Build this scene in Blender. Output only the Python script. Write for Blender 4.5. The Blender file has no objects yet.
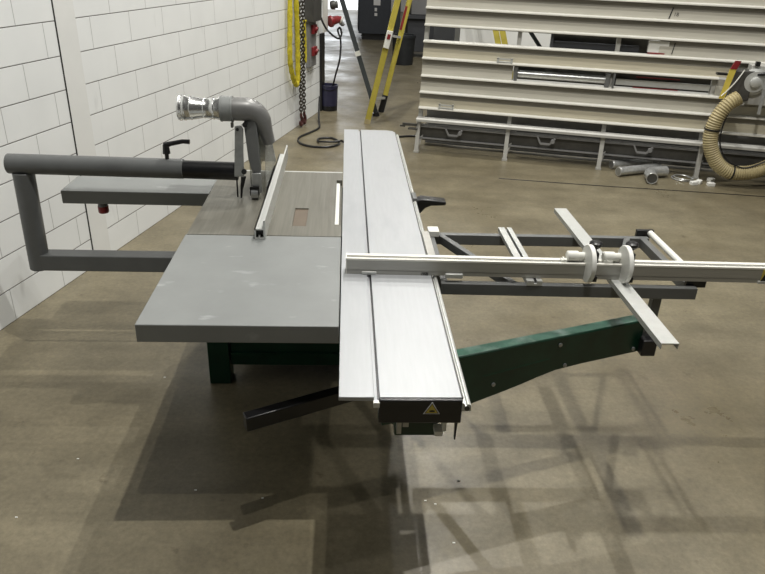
import bpy, math, random
from mathutils import Matrix, Vector
random.seed(7)
SC = bpy.context.scene
COL = SC.collection
R = math.radians

# ------------------------------------------------------------------ materials
def mat(name, col, rough=.5, metal=0.0, noise=None, bump=0.0, bscale=60, spec=.5, trans=0.0):
    """noise=(scale, amount, stretch(x,y,z)) : wear mottling of the base colour"""
    m = bpy.data.materials.new(name); m.use_nodes = True
    nt = m.node_tree; b = nt.nodes['Principled BSDF']
    c = (*col, 1)
    b.inputs['Base Color'].default_value = c
    b.inputs['Roughness'].default_value = rough
    b.inputs['Metallic'].default_value = metal
    b.inputs['Specular IOR Level'].default_value = spec
    b.inputs['Transmission Weight'].default_value = trans
    tc = nt.nodes.new('ShaderNodeTexCoord')
    sc, am, st = noise if noise else (14, .08, (1, 1, 1))
    mp = nt.nodes.new('ShaderNodeMapping'); mp.inputs['Scale'].default_value = st
    nt.links.new(tc.outputs['Object'], mp.inputs['Vector'])
    n = nt.nodes.new('ShaderNodeTexNoise'); n.inputs['Scale'].default_value = sc
    n.inputs['Detail'].default_value = 5; n.inputs['Roughness'].default_value = .6
    nt.links.new(mp.outputs['Vector'], n.inputs['Vector'])
    r = nt.nodes.new('ShaderNodeValToRGB')
    r.color_ramp.elements[0].position = .3; r.color_ramp.elements[1].position = .7
    r.color_ramp.elements[0].color = (*[max(0, x*(1-am)) for x in col], 1)
    r.color_ramp.elements[1].color = (*[min(1, x*(1+am)) for x in col], 1)
    nt.links.new(n.outputs['Fac'], r.inputs['Fac'])
    nt.links.new(r.outputs['Color'], b.inputs['Base Color'])
    if bump:
        n2 = nt.nodes.new('ShaderNodeTexNoise'); n2.inputs['Scale'].default_value = bscale
        nt.links.new(mp.outputs['Vector'], n2.inputs['Vector'])
        bp = nt.nodes.new('ShaderNodeBump'); bp.inputs['Strength'].default_value = bump
        bp.inputs['Distance'].default_value = .004
        nt.links.new(n2.outputs['Fac'], bp.inputs['Height'])
        nt.links.new(bp.outputs['Normal'], b.inputs['Normal'])
    return m

def mix_over(m, col, scale, lo, hi, stretch=(1, 1, 1), detail=6, seed=0.0):
    """lay a second colour over a material where a noise exceeds a threshold (scuffs, stains)"""
    nt = m.node_tree; b = nt.nodes['Principled BSDF']
    src = b.inputs['Base Color'].links[0].from_socket
    tc = nt.nodes.new('ShaderNodeTexCoord'); mp = nt.nodes.new('ShaderNodeMapping')
    mp.inputs['Scale'].default_value = stretch; mp.inputs['Location'].default_value = (seed, seed*.7, seed*.3)
    nt.links.new(tc.outputs['Object'], mp.inputs['Vector'])
    n = nt.nodes.new('ShaderNodeTexNoise'); n.inputs['Scale'].default_value = scale; n.inputs['Detail'].default_value = detail
    nt.links.new(mp.outputs['Vector'], n.inputs['Vector'])
    mr = nt.nodes.new('ShaderNodeMapRange'); mr.inputs['From Min'].default_value = lo; mr.inputs['From Max'].default_value = hi
    nt.links.new(n.outputs['Fac'], mr.inputs['Value'])
    mx = nt.nodes.new('ShaderNodeMix'); mx.data_type = 'RGBA'
    nt.links.new(mr.outputs['Result'], mx.inputs['Factor'])
    nt.links.new(src, mx.inputs['A']); mx.inputs['B'].default_value = (*col, 1)
    nt.links.new(mx.outputs['Result'], b.inputs['Base Color'])
    return m

M = {}
M['grey_table'] = mat('grey_paint_satin', (.222, .232, .228), .42, 0, (5, .07, (1, 1, 1)))
mix_over(M['grey_table'], (.33, .34, .345), 7, .63, .74, (1.0, 2.2, 1), 8, 3.1)
M['grey_frame'] = mat('dark_grey_paint', (.125, .129, .127), .45, 0, (9, .1, (1, 1, 1)))
M['grey_guard'] = mat('mid_grey_paint', (.105, .11, .11), .4, 0, (9, .1, (1, 1, 1)))
M['cast'] = mat('machined_cast_iron', (.178, .171, .143), .38, .3, (22, .18, (3.5, .12, 1)))
mix_over(M['cast'], (.13, .12, .098), 3, .52, .72, (1, .6, 1), 6, 1.3)
M['alu'] = mat('anodised_aluminium', (.405, .418, .432), .42, .25, (40, .03, (2.0, .15, 1)))
mix_over(M['alu'], (.36, .372, .39), 6, .56, .75, (1, .3, 1), 6, 5)
M['alu_bright'] = mat('bright_aluminium_profile', (.55, .56, .54), .38, .3, (30, .05, (1, 1, 1)))
M['alu_fence'] = mat('brushed_aluminium_fence', (.40, .395, .365), .4, .35, (30, .05, (.2, 1, 3)))
M['steel'] = mat('galvanised_steel', (.56, .57, .56), .3, .6, (30, .15, (1, 1, 1)))
M['chrome'] = mat('bright_zinc_duct', (.70, .71, .70), .22, .9, (30, .12, (1, 1, 1)))
M['steel_plate'] = mat('worn_steel_plate', (.40, .41, .41), .35, .8, (16, .2, (1, 1, 1)))
M['black'] = mat('black_plastic', (.012, .012, .013), .35, 0, (20, .2, (1, 1, 1)))
M['black_steel'] = mat('black_steel_tube', (.009, .009, .010), .28, .1, (20, .2, (1, 1, 1)))
M['green'] = mat('dark_green_paint', (.004, .034, .018), .32, 0, (12, .25, (1, 1, 1)))
M['green_worn'] = mat('scuffed_green_paint', (.04, .105, .075), .35, 0, (12, .3, (1, 1, 1)))
mix_over(M['green_worn'], (.28, .36, .32), 7, .5, .78, (1.1, 1, 1), 8, 2)
M['white_paint'] = mat('white_paint', (.78, .78, .74), .4, 0, (12, .05, (1, 1, 1)))
M['white_plastic'] = mat('white_plastic', (.75, .75, .70), .35, 0, (12, .05, (1, 1, 1)))
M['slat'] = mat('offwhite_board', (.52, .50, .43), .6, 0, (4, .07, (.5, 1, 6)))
M['slat_wood'] = mat('cream_wooden_board', (.54, .50, .385), .6, 0, (6, .1, (.4, 1, 9)))
M['lip'] = mat('pale_plastic_ledge', (.74, .73, .67), .4, 0, (8, .04, (1, 1, 1)))
M['pframe'] = mat('pale_grey_frame', (.46, .455, .425), .45, .1, (8, .1, (1, 1, 1)))
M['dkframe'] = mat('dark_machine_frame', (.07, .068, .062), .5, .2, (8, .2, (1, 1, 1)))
M['hose'] = mat('yellow_ribbed_hose', (.40, .335, .18), .5, 0, (20, .12, (1, 1, 1)))
M['yellow'] = mat('yellow_fibreglass', (.44, .37, .06), .4, 0, (9, .15, (1, 1, 1)))
M['sling'] = mat('yellow_sling_webbing', (.50, .42, .02), .8, 0, (35, .35, (1, 1, 1)), .5, 90)
M['red'] = mat('red_plastic', (.22, .018, .022), .4, 0, (12, .15, (1, 1, 1)))
M['darkred'] = mat('worn_red_steel', (.075, .022, .02), .5, .2, (20, .4, (1, 1, 1)))
M['chain'] = mat('oily_dark_chain', (.06, .05, .038), .4, .7, (40, .5, (1, 1, 1)))
M['navy'] = mat('navy_plastic', (.026, .026, .062), .4, 0, (12, .15, (1, 1, 1)))
M['bin'] = mat('black_bin_plastic', (.024, .027, .030), .5, 0, (12, .15, (1, 1, 1)))
M['cabinet'] = mat('charcoal_cabinet', (.040, .046, .058), .5, 0, (6, .1, (1, 1, 1)))
M['bench'] = mat('dark_grey_bench', (.055, .058, .065), .5, 0, (6, .1, (1, 1, 1)))
M['grey_box'] = mat('grey_machine_box', (.22, .22, .22), .5, 0, (6, .1, (1, 1, 1)))
M['paper'] = mat('white_paper', (.75, .75, .75), .7, 0, (12, .04, (1, 1, 1)))
M['warn'] = mat('yellow_warning_sticker', (.60, .48, .08), .5, 0, (12, .05, (1, 1, 1)))
M['ink'] = mat('black_ink', (.01, .01, .01), .6, 0, (12, .05, (1, 1, 1)))
M['pole'] = mat('dark_slate_pole', (.05, .058, .062), .45, .1, (8, .15, (1, 1, 1)))
M['wallwhite'] = mat('white_wall_paint', (.78, .79, .775), .6, 0, (3, .03, (1, 1, 1)))
M['door'] = mat('white_roller_door', (.6, .6, .6), .5)

# clear guard plastic
m = bpy.data.materials.new('clear_guard_plastic'); m.use_nodes = True; nt = m.node_tree
nt.nodes.remove(nt.nodes['Principled BSDF'])
out = nt.nodes['Material Output']
tr = nt.nodes.new('ShaderNodeBsdfTransparent'); tr.inputs['Color'].default_value = (.80, .81, .79, 1)
gl = nt.nodes.new('ShaderNodeBsdfGlossy'); gl.inputs['Roughness'].default_value = .12
df = nt.nodes.new('ShaderNodeBsdfDiffuse'); df.inputs['Color'].default_value = (.6, .6, .57, 1)
nz = nt.nodes.new('ShaderNodeTexNoise'); nz.inputs['Scale'].default_value = 9
a1 = nt.nodes.new('ShaderNodeMixShader'); a1.inputs['Fac'].default_value = .08
a2 = nt.nodes.new('ShaderNodeMixShader')
mr = nt.nodes.new('ShaderNodeMapRange'); mr.inputs['To Min'].default_value = .12; mr.inputs['To Max'].default_value = .3
nt.links.new(nz.outputs['Fac'], mr.inputs['Value']); nt.links.new(mr.outputs['Result'], a2.inputs['Fac'])
nt.links.new(tr.outputs[0], a1.inputs[1]); nt.links.new(gl.outputs[0], a1.inputs[2])
nt.links.new(a1.outputs[0], a2.inputs[1]); nt.links.new(df.outputs[0], a2.inputs[2])
nt.links.new(a2.outputs[0], out.inputs['Surface'])
M['clear'] = m
M['duct_grey'] = mat('grey_painted_duct', (.19, .19, .185), .38, .2, (9, .15, (1, 1, 1)))
M['pocket'] = mat('brown_pocket_floor', (.13, .10, .07), .6)
M['slat_shade'] = mat('painted_ledge_shade', (.29, .275, .235), .65, 0, (4, .07, (.5, 1, 6)))  # board colour darkened to carry the shadow of the ledges

# daylight in the far doorway
m = bpy.data.materials.new('daylight_pane'); m.use_nodes = True; nt = m.node_tree
b = nt.nodes['Principled BSDF']; b.inputs['Base Color'].default_value = (.8, .8, .8, 1)
b.inputs['Emission Color'].default_value = (.93, .97, 1, 1); b.inputs['Emission Strength'].default_value = 1.7
M['daylight'] = m

# concrete floor
def floor_mat():
    m = bpy.data.materials.new('concrete_floor'); m.use_nodes = True
    nt = m.node_tree; b = nt.nodes['Principled BSDF']; L = nt.links.new
    tc = nt.nodes.new('ShaderNodeTexCoord')
    def noise(scale, detail=6, rough=.6, stretch=(1, 1, 1), rot=0):
        mp = nt.nodes.new('ShaderNodeMapping'); mp.inputs['Scale'].default_value = stretch
        mp.inputs['Rotation'].default_value = (0, 0, rot)
        n = nt.nodes.new('ShaderNodeTexNoise'); n.inputs['Scale'].default_value = scale
        n.inputs['Detail'].default_value = detail; n.inputs['Roughness'].default_value = rough
        L(tc.outputs['Object'], mp.inputs['Vector']); L(mp.outputs['Vector'], n.inputs['Vector'])
        return n.outputs['Fac']
    def ramp(fac, p0, c0, p1, c1):
        r = nt.nodes.new('ShaderNodeValToRGB'); e = r.color_ramp.elements
        e[0].position, e[0].color, e[1].position, e[1].color = p0, (*c0, 1), p1, (*c1, 1)
        L(fac, r.inputs['Fac']); return r.outputs['Color']
    def mul(a, c):
        x = nt.nodes.new('ShaderNodeMix'); x.data_type = 'RGBA'; x.blend_type = 'MULTIPLY'
        x.inputs['Factor'].default_value = 1; L(a, x.inputs['A']); L(c, x.inputs['B']); return x.outputs['Result']
    base = ramp(noise(.55, 5, .55), .32, (.142, .121, .077), .68, (.218, .192, .130))
    mid = ramp(noise(3.2, 8, .65), .3, (.74, .73, .71), .7, (1.18, 1.17, 1.16))
    fine = ramp(noise(38, 6, .75), .28, (.72, .72, .71), .72, (1.2, 1.2, 1.19))
    spots = ramp(noise(7.5, 4, .7), .27, (.66, .63, .6), .36, (1, 1, 1))
    drag = ramp(noise(2.2, 5, .6, (.25, 3.0, 1), R(12)), .3, (.90, .90, .89), .7, (1.07, 1.07, 1.07))
    c = mul(mul(mul(mul(base, mid), fine), spots), drag)
    L(c, b.inputs['Base Color'])
    rr = nt.nodes.new('ShaderNodeMapRange'); rr.inputs['From Min'].default_value = .3; rr.inputs['From Max'].default_value = .7
    rr.inputs['To Min'].default_value = .24; rr.inputs['To Max'].default_value = .58
    L(noise(1.3, 8, .7), rr.inputs['Value']); L(rr.outputs['Result'], b.inputs['Roughness'])
    b.inputs['Specular IOR Level'].default_value = .5
    bp = nt.nodes.new('ShaderNodeBump'); bp.inputs['Strength'].default_value = .010; bp.inputs['Distance'].default_value = .004
    L(noise(26, 8, .7), bp.inputs['Height']); L(bp.outputs['Normal'], b.inputs['Normal'])
    return m
M['floor'] = floor_mat()

# painted block wall: object X along the wall, Z up
def block_mat():
    m = bpy.data.materials.new('white_painted_blockwork'); m.use_nodes = True
    nt = m.node_tree; b = nt.nodes['Principled BSDF']; L = nt.links.new
    tc = nt.nodes.new('ShaderNodeTexCoord'); sx = nt.nodes.new('ShaderNodeSeparateXYZ')
    L(tc.outputs['Object'], sx.inputs[0])
    def math_(op, a, c=None):
        n = nt.nodes.new('ShaderNodeMath'); n.operation = op
        for i, v in enumerate((a, c)):
            if v is None: continue
            if isinstance(v, (int, float)): n.inputs[i].default_value = v
            else: L(v, n.inputs[i])
        return n.outputs[0]
    H, W = .2043, .474
    row = math_('DIVIDE', sx.outputs['Z'], H)
    fl = math_('FLOOR', row)
    par = math_('MODULO', math_('ADD', fl, 100), 2)          # 0 on even courses
    off = math_('MULTIPLY', par, .231)
    col = math_('DIVIDE', math_('SUBTRACT', math_('SUBTRACT', sx.outputs['X'], .617), off), W)
    def dist(v, size):
        fr = math_('FRACT', math_('ADD', v, 50.0))
        return math_('MULTIPLY', math_('MINIMUM', fr, math_('SUBTRACT', 1.0, fr)), size)
    dh = dist(row, H); dv = dist(col, W)
    def line(d, w):
        r = nt.nodes.new('ShaderNodeMapRange'); r.inputs['From Min'].default_value = w*.55; r.inputs['From Max'].default_value = w*1.3
        r.inputs['To Min'].default_value = 1; r.inputs['To Max'].default_value = 0
        L(d, r.inputs['Value']); return r.outputs['Result']
    lh = line(dh, .0030); lv = math_('MULTIPLY', line(dv, .0028), .55)
    ln = math_('MAXIMUM', lh, lv)
    n = nt.nodes.new('ShaderNodeTexNoise'); n.inputs['Scale'].default_value = 2.6; n.inputs['Detail'].default_value = 8
    L(tc.outputs['Object'], n.inputs['Vector'])
    r = nt.nodes.new('ShaderNodeValToRGB'); e = r.color_ramp.elements
    e[0].position, e[0].color, e[1].position, e[1].color = .3, (.80, .82, .82, 1), .7, (.86, .88, .88, 1)
    L(n.outputs['Fac'], r.inputs['Fac'])
    # grime streaks
    mp = nt.nodes.new('ShaderNodeMapping'); mp.inputs['Scale'].default_value = (3.0, 1, .7)
    L(tc.outputs['Object'], mp.inputs['Vector'])
    n3 = nt.nodes.new('ShaderNodeTexNoise'); n3.inputs['Scale'].default_value = 2.2; n3.inputs['Detail'].default_value = 6
    L(mp.outputs['Vector'], n3.inputs['Vector'])
    g = nt.nodes.new('ShaderNodeMapRange'); g.inputs['From Min'].default_value = .66; g.inputs['From Max'].default_value = .8
    g.inputs['To Max'].default_value = .5
    L(n3.outputs['Fac'], g.inputs['Value'])
    x0 = nt.nodes.new('ShaderNodeMix'); x0.data_type = 'RGBA'
    L(g.outputs['Result'], x0.inputs['Factor']); L(r.outputs['Color'], x0.inputs['A']); x0.inputs['B'].default_value = (.42, .42, .41, 1)
    x = nt.nodes.new('ShaderNodeMix'); x.data_type = 'RGBA'
    L(ln, x.inputs['Factor']); L(x0.outputs['Result'], x.inputs['A']); x.inputs['B'].default_value = (.15, .145, .14, 1)
    L(x.outputs['Result'], b.inputs['Base Color'])
    b.inputs['Roughness'].default_value = .55
    bp = nt.nodes.new('ShaderNodeBump'); bp.inputs['Strength'].default_value = .6; bp.inputs['Distance'].default_value = .004
    bp.invert = True
    L(ln, bp.inputs['Height']); L(bp.outputs['Normal'], b.inputs['Normal'])
    return m
M['block'] = block_mat()

# ------------------------------------------------------------------ mesh builder
IDM = Matrix.Identity(4)
class MB:
    def __init__(s, frame=None): s.v = []; s.f = []; s.fr = frame
    def add(s, verts, faces):
        o = len(s.v)
        s.v += [Vector(p) for p in verts]; s.f += [[i+o for i in f] for f in faces]; return s
    def box(s, x0, x1, y0, y1, z0, z1):
        x0, x1 = min(x0, x1), max(x0, x1); y0, y1 = min(y0, y1), max(y0, y1); z0, z1 = min(z0, z1), max(z0, z1)
        return s.add([(x0, y0, z0), (x1, y0, z0), (x1, y1, z0), (x0, y1, z0), (x0, y0, z1), (x1, y0, z1), (x1, y1, z1), (x0, y1, z1)],
                     [(0, 3, 2, 1), (4, 5, 6, 7), (0, 1, 5, 4), (1, 2, 6, 5), (2, 3, 7, 6), (3, 0, 4, 7)])
    def prism(s, poly, axis, a, b):
        """poly of 2-D points swept along axis ('x': (y,z), 'y': (x,z), 'z': (x,y)) from a to b"""
        area = sum(poly[i][0]*poly[(i+1) % len(poly)][1]-poly[(i+1) % len(poly)][0]*poly[i][1] for i in range(len(poly)))
        if area < 0: poly = poly[::-1]
        if axis == 'y': poly = poly[::-1]
        n = len(poly); lo, hi = min(a, b), max(a, b)
        def P(p, t): return {'x': (t, p[0], p[1]), 'y': (p[0], t, p[1]), 'z': (p[0], p[1], t)}[axis]
        vs = [P(p, lo) for p in poly]+[P(p, hi) for p in poly]
        fs = [list(range(n))[::-1], list(range(n, 2*n))]+[(i, (i+1) % n, n+(i+1) % n, n+i) for i in range(n)]
        return s.add(vs, fs)
    def beam(s, p, q, w, h, up=(0, 0, 1)):
        """rectangular bar from p to q, w sideways, h along up"""
        p, q = Vector(p), Vector(q); d = (q-p).normalized(); up = Vector(up)
        sd = d.cross(up).normalized(); u2 = sd.cross(d).normalized()
        vs = []
        for c in (p, q):
            for (i, j) in ((-1, -1), (1, -1), (1, 1), (-1, 1)): vs.append(c+sd*i*w/2+u2*j*h/2)
        return s.add(vs, [(0, 3, 2, 1)[::-1], (4, 7, 6, 5)[::-1], (0, 1, 5, 4)[::-1], (1, 2, 6, 5)[::-1], (2, 3, 7, 6)[::-1], (3, 0, 4, 7)[::-1]])
    def loft(s, pts, rads, n=16, cap=True, hollow=0):
        pts = [Vector(p) for p in pts]; rings = []
        t0 = (pts[1]-pts[0]).normalized()
        ref = Vector((0, 0, 1)) if abs(t0.z) < .9 else Vector((1, 0, 0))
        nrm = t0.cross(ref).normalized()
        for i, p in enumerate(pts):
            if i == 0: t = pts[1]-pts[0]
            elif i == len(pts)-1: t = pts[-1]-pts[-2]
            else:
                t = (pts[i+1]-pts[i]).normalized()+(pts[i]-pts[i-1]).normalized()
                if t.length < 1e-6: t = pts[i+1]-pts[i-1]
            if t.length < 1e-9: t = t0
            t.normalize(); t0 = t
            nrm = (nrm-t*nrm.dot(t))
            nrm = nrm.normalized() if nrm.length > 1e-6 else t.orthogonal().normalized()
            bn = t.cross(nrm)
            rings.append([p+(nrm*math.cos(2*math.pi*k/n)+bn*math.sin(2*math.pi*k/n))*rads[i] for k in range(n)])
        vs = [v for r in rings for v in r]; fs = []
        for i in range(len(rings)-1):
            for k in range(n):
                fs.append((i*n+k, i*n+(k+1) % n, (i+1)*n+(k+1) % n, (i+1)*n+k))
        if cap:
            fs.append(tuple(range(n))[::-1]); fs.append(tuple(range((len(rings)-1)*n, len(rings)*n)))
        return s.add(vs, fs)
    def cyl(s, p, q, r, r2=None, n=20): return s.loft([p, q], [r, r if r2 is None else r2], n)
    def turned(s, p, axis, prof, n=24):
        """prof [(t, r)...] along axis from p; repeated t allowed (steps)"""
        p = Vector(p); a = Vector(axis).normalized(); o = a.orthogonal().normalized(); b2 = a.cross(o)
        vs = []; fs = []
        for (t, r) in prof:
            for k in range(n):
                vs.append(p+a*t+(o*math.cos(2*math.pi*k/n)+b2*math.sin(2*math.pi*k/n))*max(r, 1e-4))
        for i in range(len(prof)-1):
            for k in range(n): fs.append((i*n+k, i*n+(k+1) % n, (i+1)*n+(k+1) % n, (i+1)*n+k))
        fs.append(tuple(range(n))[::-1]); fs.append(tuple(range((len(prof)-1)*n, len(prof)*n)))
        return s.add(vs, fs)
    def torus(s, c, axis, Rm, r, n=16, k=8, sx=1.0, ax2=None):
        c = Vector(c); a = Vector(axis).normalized()
        o = Vector(ax2).normalized() if ax2 else a.orthogonal().normalized(); b2 = a.cross(o); vs = []; fs = []
        for i in range(n):
            th = 2*math.pi*i/n; rd = o*math.cos(th)*sx+b2*math.sin(th)
            rn = (o*math.cos(th)+b2*math.sin(th))
            for j in range(k):
                ph = 2*math.pi*j/k
                vs.append(c+rd*Rm+rn*math.cos(ph)*r+a*math.sin(ph)*r)
        for i in range(n):
            for j in range(k):
                fs.append((i*k+j, ((i+1) % n)*k+j, ((i+1) % n)*k+(j+1) % k, i*k+(j+1) % k))
        return s.add(vs, fs)
    def build(s, name, m, parent=None, bevel=0, label=None, matrix=None, smooth=35):
        """one mesh object; verts are world unless the builder has a frame"""
        fr = s.fr or IDM
        W = WORLD.get(parent.name, IDM) if parent else (matrix or IDM)
        T = W.inverted() @ fr
        me = bpy.data.meshes.new(name)
        me.from_pydata([tuple(T @ v) for v in s.v], [], s.f); me.validate(); me.update()
        me.materials.append(M[m] if isinstance(m, str) else m)
        o = bpy.data.objects.new(name, me); COL.objects.link(o)
        import bmesh
        bm = bmesh.new(); bm.from_mesh(me); bmesh.ops.recalc_face_normals(bm, faces=bm.faces); bm.to_mesh(me); bm.free()
        for p in me.polygons: p.use_smooth = True
        me.set_sharp_from_angle(angle=R(smooth))
        if bevel:
            md = o.modifiers.new('bevel', 'BEVEL'); md.width = bevel; md.segments = 2; md.limit_method = 'ANGLE'; md.angle_limit = R(40)
        if parent:
            o.parent = parent; WORLD[o.name] = W
        else:
            o.matrix_world = W; WORLD[o.name] = W
        if label: o['label'] = label
        return o
WORLD = {}
def curve_pts(pts, n=8, closed=False):
    """Catmull-Rom through pts"""
    pts = [Vector(p) for p in pts]; out = []; N = len(pts)
    for i in range(N-1):
        p0 = pts[max(i-1, 0)]; p1 = pts[i]; p2 = pts[i+1]; p3 = pts[min(i+2, N-1)]
        for k in range(n):
            t = k/n
            out.append(.5*((2*p1)+(p2-p0)*t+(2*p0-5*p1+4*p2-p3)*t*t+(3*p1-p0-3*p2+p3)*t**3))
    out.append(pts[-1]); return out
def tag(o, label, cat, group=None):
    o['label'] = label; o['category'] = cat
    if group: o['group'] = group
    return o
def thing(name, label, cat, loc, rz=0, group=None):
    o = bpy.data.objects.new(name, None); COL.objects.link(o)
    o.empty_display_size = .1
    o.location = loc; o.rotation_euler = (0, 0, rz)
    WORLD[o.name] = Matrix.Translation(loc) @ Matrix.Rotation(rz, 4, 'Z')
    return tag(o, label, cat, group)
def structure(o): o['kind'] = 'structure'; return o

# ------------------------------------------------------------------ the setting
WY = R(14.77)                                   # the wall runs 14.8 degrees off the saw's axis
WALL = Matrix.Translation((-2.019, 3.577, 0)) @ Matrix.Rotation(math.pi/2-WY, 4, 'Z')   # local x along wall, -y into the room
PAN = Matrix.Translation((.81, 7.76, 0)) @ Matrix.Rotation(R(-15.22), 4, 'Z')           # local x along panel saw, +y behind it

structure(MB().box(-9, 14, -4, 34, -.12, 0).build('floor', 'floor'))
structure(MB(WALL).box(-4.6, 6.62, 0, .2, 0, 3.6).build('wall_left', 'block', matrix=WALL))
structure(MB(WALL).box(.972, 1.168, -.004, .02, 0, 3.6).build('trim_1', 'wallwhite', matrix=WALL))      # smooth filled strip
structure(MB(WALL).box(.962, .972, -.003, .02, 0, 3.6).build('trim_2', 'ink', matrix=WALL))             # dark expansion joint
structure(MB(WALL).box(6.47, 6.625, -.03, .23, 0, 1.04).build('trim_3', 'black', bevel=.006))           # corner guard
structure(MB(PAN).box(-.05, 9, 3.2, 3.35, 0, 3.6).build('wall_back', 'wallwhite', matrix=PAN))
fw = MB()
fw.box(-9, -1.75, 27.6, 27.8, 0, 4.6); fw.box(.5, 14, 27.6, 27.8, 0, 4.6); fw.box(-1.75, .5, 27.6, 27.8, 4.2, 4.6)
structure(fw.build('wall_far', 'wallwhite'))
dr = structure(MB().box(-1.75, .5, 27.66, 27.74, 0, 4.2).build('door_1', 'daylight'))
MB().box(-1.8, -1.72, 27.55, 27.85, 0, 4.25).box(.46, .55, 27.55, 27.85, 0, 4.25).box(-1.8, .55, 27.55, 27.85, 4.2, 4.28).build('door_frame', 'grey_box', dr)

# ------------------------------------------------------------------ the sliding table saw
T = .92
saw = thing('panel_table_saw', 'large green and grey sliding table saw with a long white aluminium carriage', 'table saw', (-.2, 3.2, 0))

# --- base cabinet
base = MB()
base.box(-.585, .30, 3.06, 3.78, .11, .80).build('base_cabinet', 'green', saw, .004)
MB().box(-.58, .30, 3.045, 3.062, .178, .19).build('panel_ridge', 'green', [o for o in COL.objects if o.name == 'base_cabinet'][0])
for (x, y) in ((-.70, 3.045), (.20, 3.045), (-.70, 3.70), (.20, 3.70)):
    MB().box(x, x+.11, y, y+.11, 0, .80).build('leg', 'green', saw, .004)
MB().box(-.69, .28, 3.05, 3.80, .80, .852).build('table_support', 'green', saw)

# --- tables
mt = MB()
X0, X1, Y0, Y1 = -.707, -.014, 2.884, 3.862
hx0, hx1, hy0, hy1 = -.246, -.180, 3.005, 3.25
sx0, sx1, sy0, sy1 = -.046, -.014, 3.03, 3.72
mt.box(X0, hx0, Y0, Y1, T-.05, T); mt.box(hx1, sx0, Y0, Y1, T-.05, T)
mt.box(hx0, hx1, Y0, hy0, T-.05, T); mt.box(hx0, hx1, hy1, Y1, T-.05, T); mt.box(hx0, hx1, hy0, hy1, T-.05, T-.008)
mt.box(sx0, sx1, Y0, sy0, T-.05, T); mt.box(sx0, sx1, sy1, Y1, T-.05, T); mt.box(sx0, sx1, sy0, sy1, T-.05, T-.03)
main = mt.build('main_table', 'cast', saw, label='brownish machined cast iron table around the blade slot')
MB().box(hx0+.001, hx1-.001, hy0+.001, hy1-.001, T-.0078, T-.006).build('pocket_floor', 'pocket', main, label='brown recessed pocket')
MB().box(X0+.004, X1, Y1, Y1+.024, T-.045, T-.002).build('edge_highlight', 'alu_bright', main)  # bright strip standing in for the highlight on the chamfered far edge
MB().box(sx0+.001, sx0+.019, sy0+.002, sy1-.06, T-.03, T+.001).build('blade_slot_lip', 'white_plastic', main)
ext = MB().box(-.712, -.014, 2.061, 2.880, .850, T).build('extension_table', 'grey_table', saw, .003)
MB().box(-.6, -.52, 2.2, 3.06, .815, .8495).box(-.2, -.12, 2.2, 3.06, .815, .8495).build('table_bracket', 'green', saw)
wing = MB().box(-1.468, -.709, 3.445, 3.70, .85, T).build('side_table', 'grey_table', saw, .003)
MB().beam((-.76, 3.5, .845), (-.585, 3.5, .70), .02, .02).build('brace', 'black_steel', wing)
pl = MB().turned((-1.274, 3.475, .852), (0, 0, -1), [(0, .021), (.014, .021), (.014, .025), (.022, .025)]).build('power_inlet', 'grey_box', wing)
MB().turned((-1.274, 3.475, .830), (0, 0, -1), [(0, .027), (.03, .027), (.036, .024)]).build('inlet_cover', 'red', pl)

# --- sliding table
st = MB()
F0, F1 = 1.646, 4.932
st.prism([(-.010, .907), (.094, .905), (.094, T), (-.010, T)], 'y', F0, F1)                 # thin overhanging lip
st.box(.094, .110, F0-.006, F1, .895, .908)                                                # groove bottom
c = .055
st.prism([(.110, F0), (.354, F0), (.354, F1-c), (.354-c*.25, F1-c*.3), (.354-c, F1), (.110, F1)], 'z', .838, T)
slide = st.build('sliding_table', 'alu', saw, .0015)
gv = MB().box(.1045, .1095, F0-.002, F1-.01, .9085, .9125).build('groove', 'black', slide)
MB().box(.092, .110, F0-.018, F0-.004, .895, .912).build('groove_end', 'white_plastic', slide)
MB().prism([(.354, .886), (.380, .886), (.380, .906), (.374, .911), (.369, .911), (.366, .905), (.362, .905), (.359, .914), (.354, .914)], 'y', F0-.022, F1-.07).build('side_rail', 'alu_bright', slide)
MB().turned((.368, F0-.0225, .897), (0, -1, 0), [(0, .008), (.002, .008), (.002, .004)]).build('rail_bore', 'dkframe', slide)
MB().prism([(.354, .914), (.359, .914), (.359, .92), (.354, .92)], 'y', F0, F1-.07).build('rail_gap', 'dkframe', slide)
cap = MB().box(.108, .356, F0-.014, F0-.0008, .836, .9185).build('end_cap', 'black', slide, .003)
w = MB().prism([(.240, .871), (.290, .871), (.265, .914)], 'y', F0-.0155, F0-.0142).build('warning_sticker', 'paper', slide)
tri = MB()
o_, i_ = [(.244, .8735), (.286, .8735), (.265, .9095)], [(.2465, .875), (.2835, .875), (.265, .907)]
MB().prism(i_, 'y', F0-.0160, F0-.0155).build('sticker_field', 'warn', slide)
for k in range(3):
    a, b2, c2, d2 = o_[k], o_[(k+1) % 3], i_[(k+1) % 3], i_[k]
    tri.prism([a, b2, c2, d2], 'y', F0-.0162, F0-.0154)
tri.prism([(.258, .879), (.274, .879), (.274, .884), (.266, .8855), (.258, .884)], 'y', F0-.0162, F0-.0154)
tri.build('sticker_symbol', 'ink', slide)
gb = MB().box(.165, .300, 1.70, 4.62, .735, .836).build('guide_beam', 'green', saw, .004)
MB().box(.168, .182, 1.665, 1.70, .770, .836).box(.185, .203, 1.66, 1.70, .80, .836).build('bracket', 'steel_plate', gb)
MB().prism([(.345, .836), (.353, .836), (.350, .752), (.347, .752)], 'y', 1.66, 1.675).build('scraper', 'black_steel', gb)
MB().box(.306, .316, 1.645, 1.68, .795, .845).box(.285, .310, 1.66, 1.70, .765, .782).build('bracket', 'white_plastic', gb)
hd = MB().prism([(.372, .902), (.372, .86), (.405, .835), (.43, .866), (.46, .880), (.535, .884), (.542, .888), (.542, .902), (.535, .906), (.41, .918)], 'y', 3.43, 3.50).build('push_handle', 'black', slide, .006)
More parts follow.
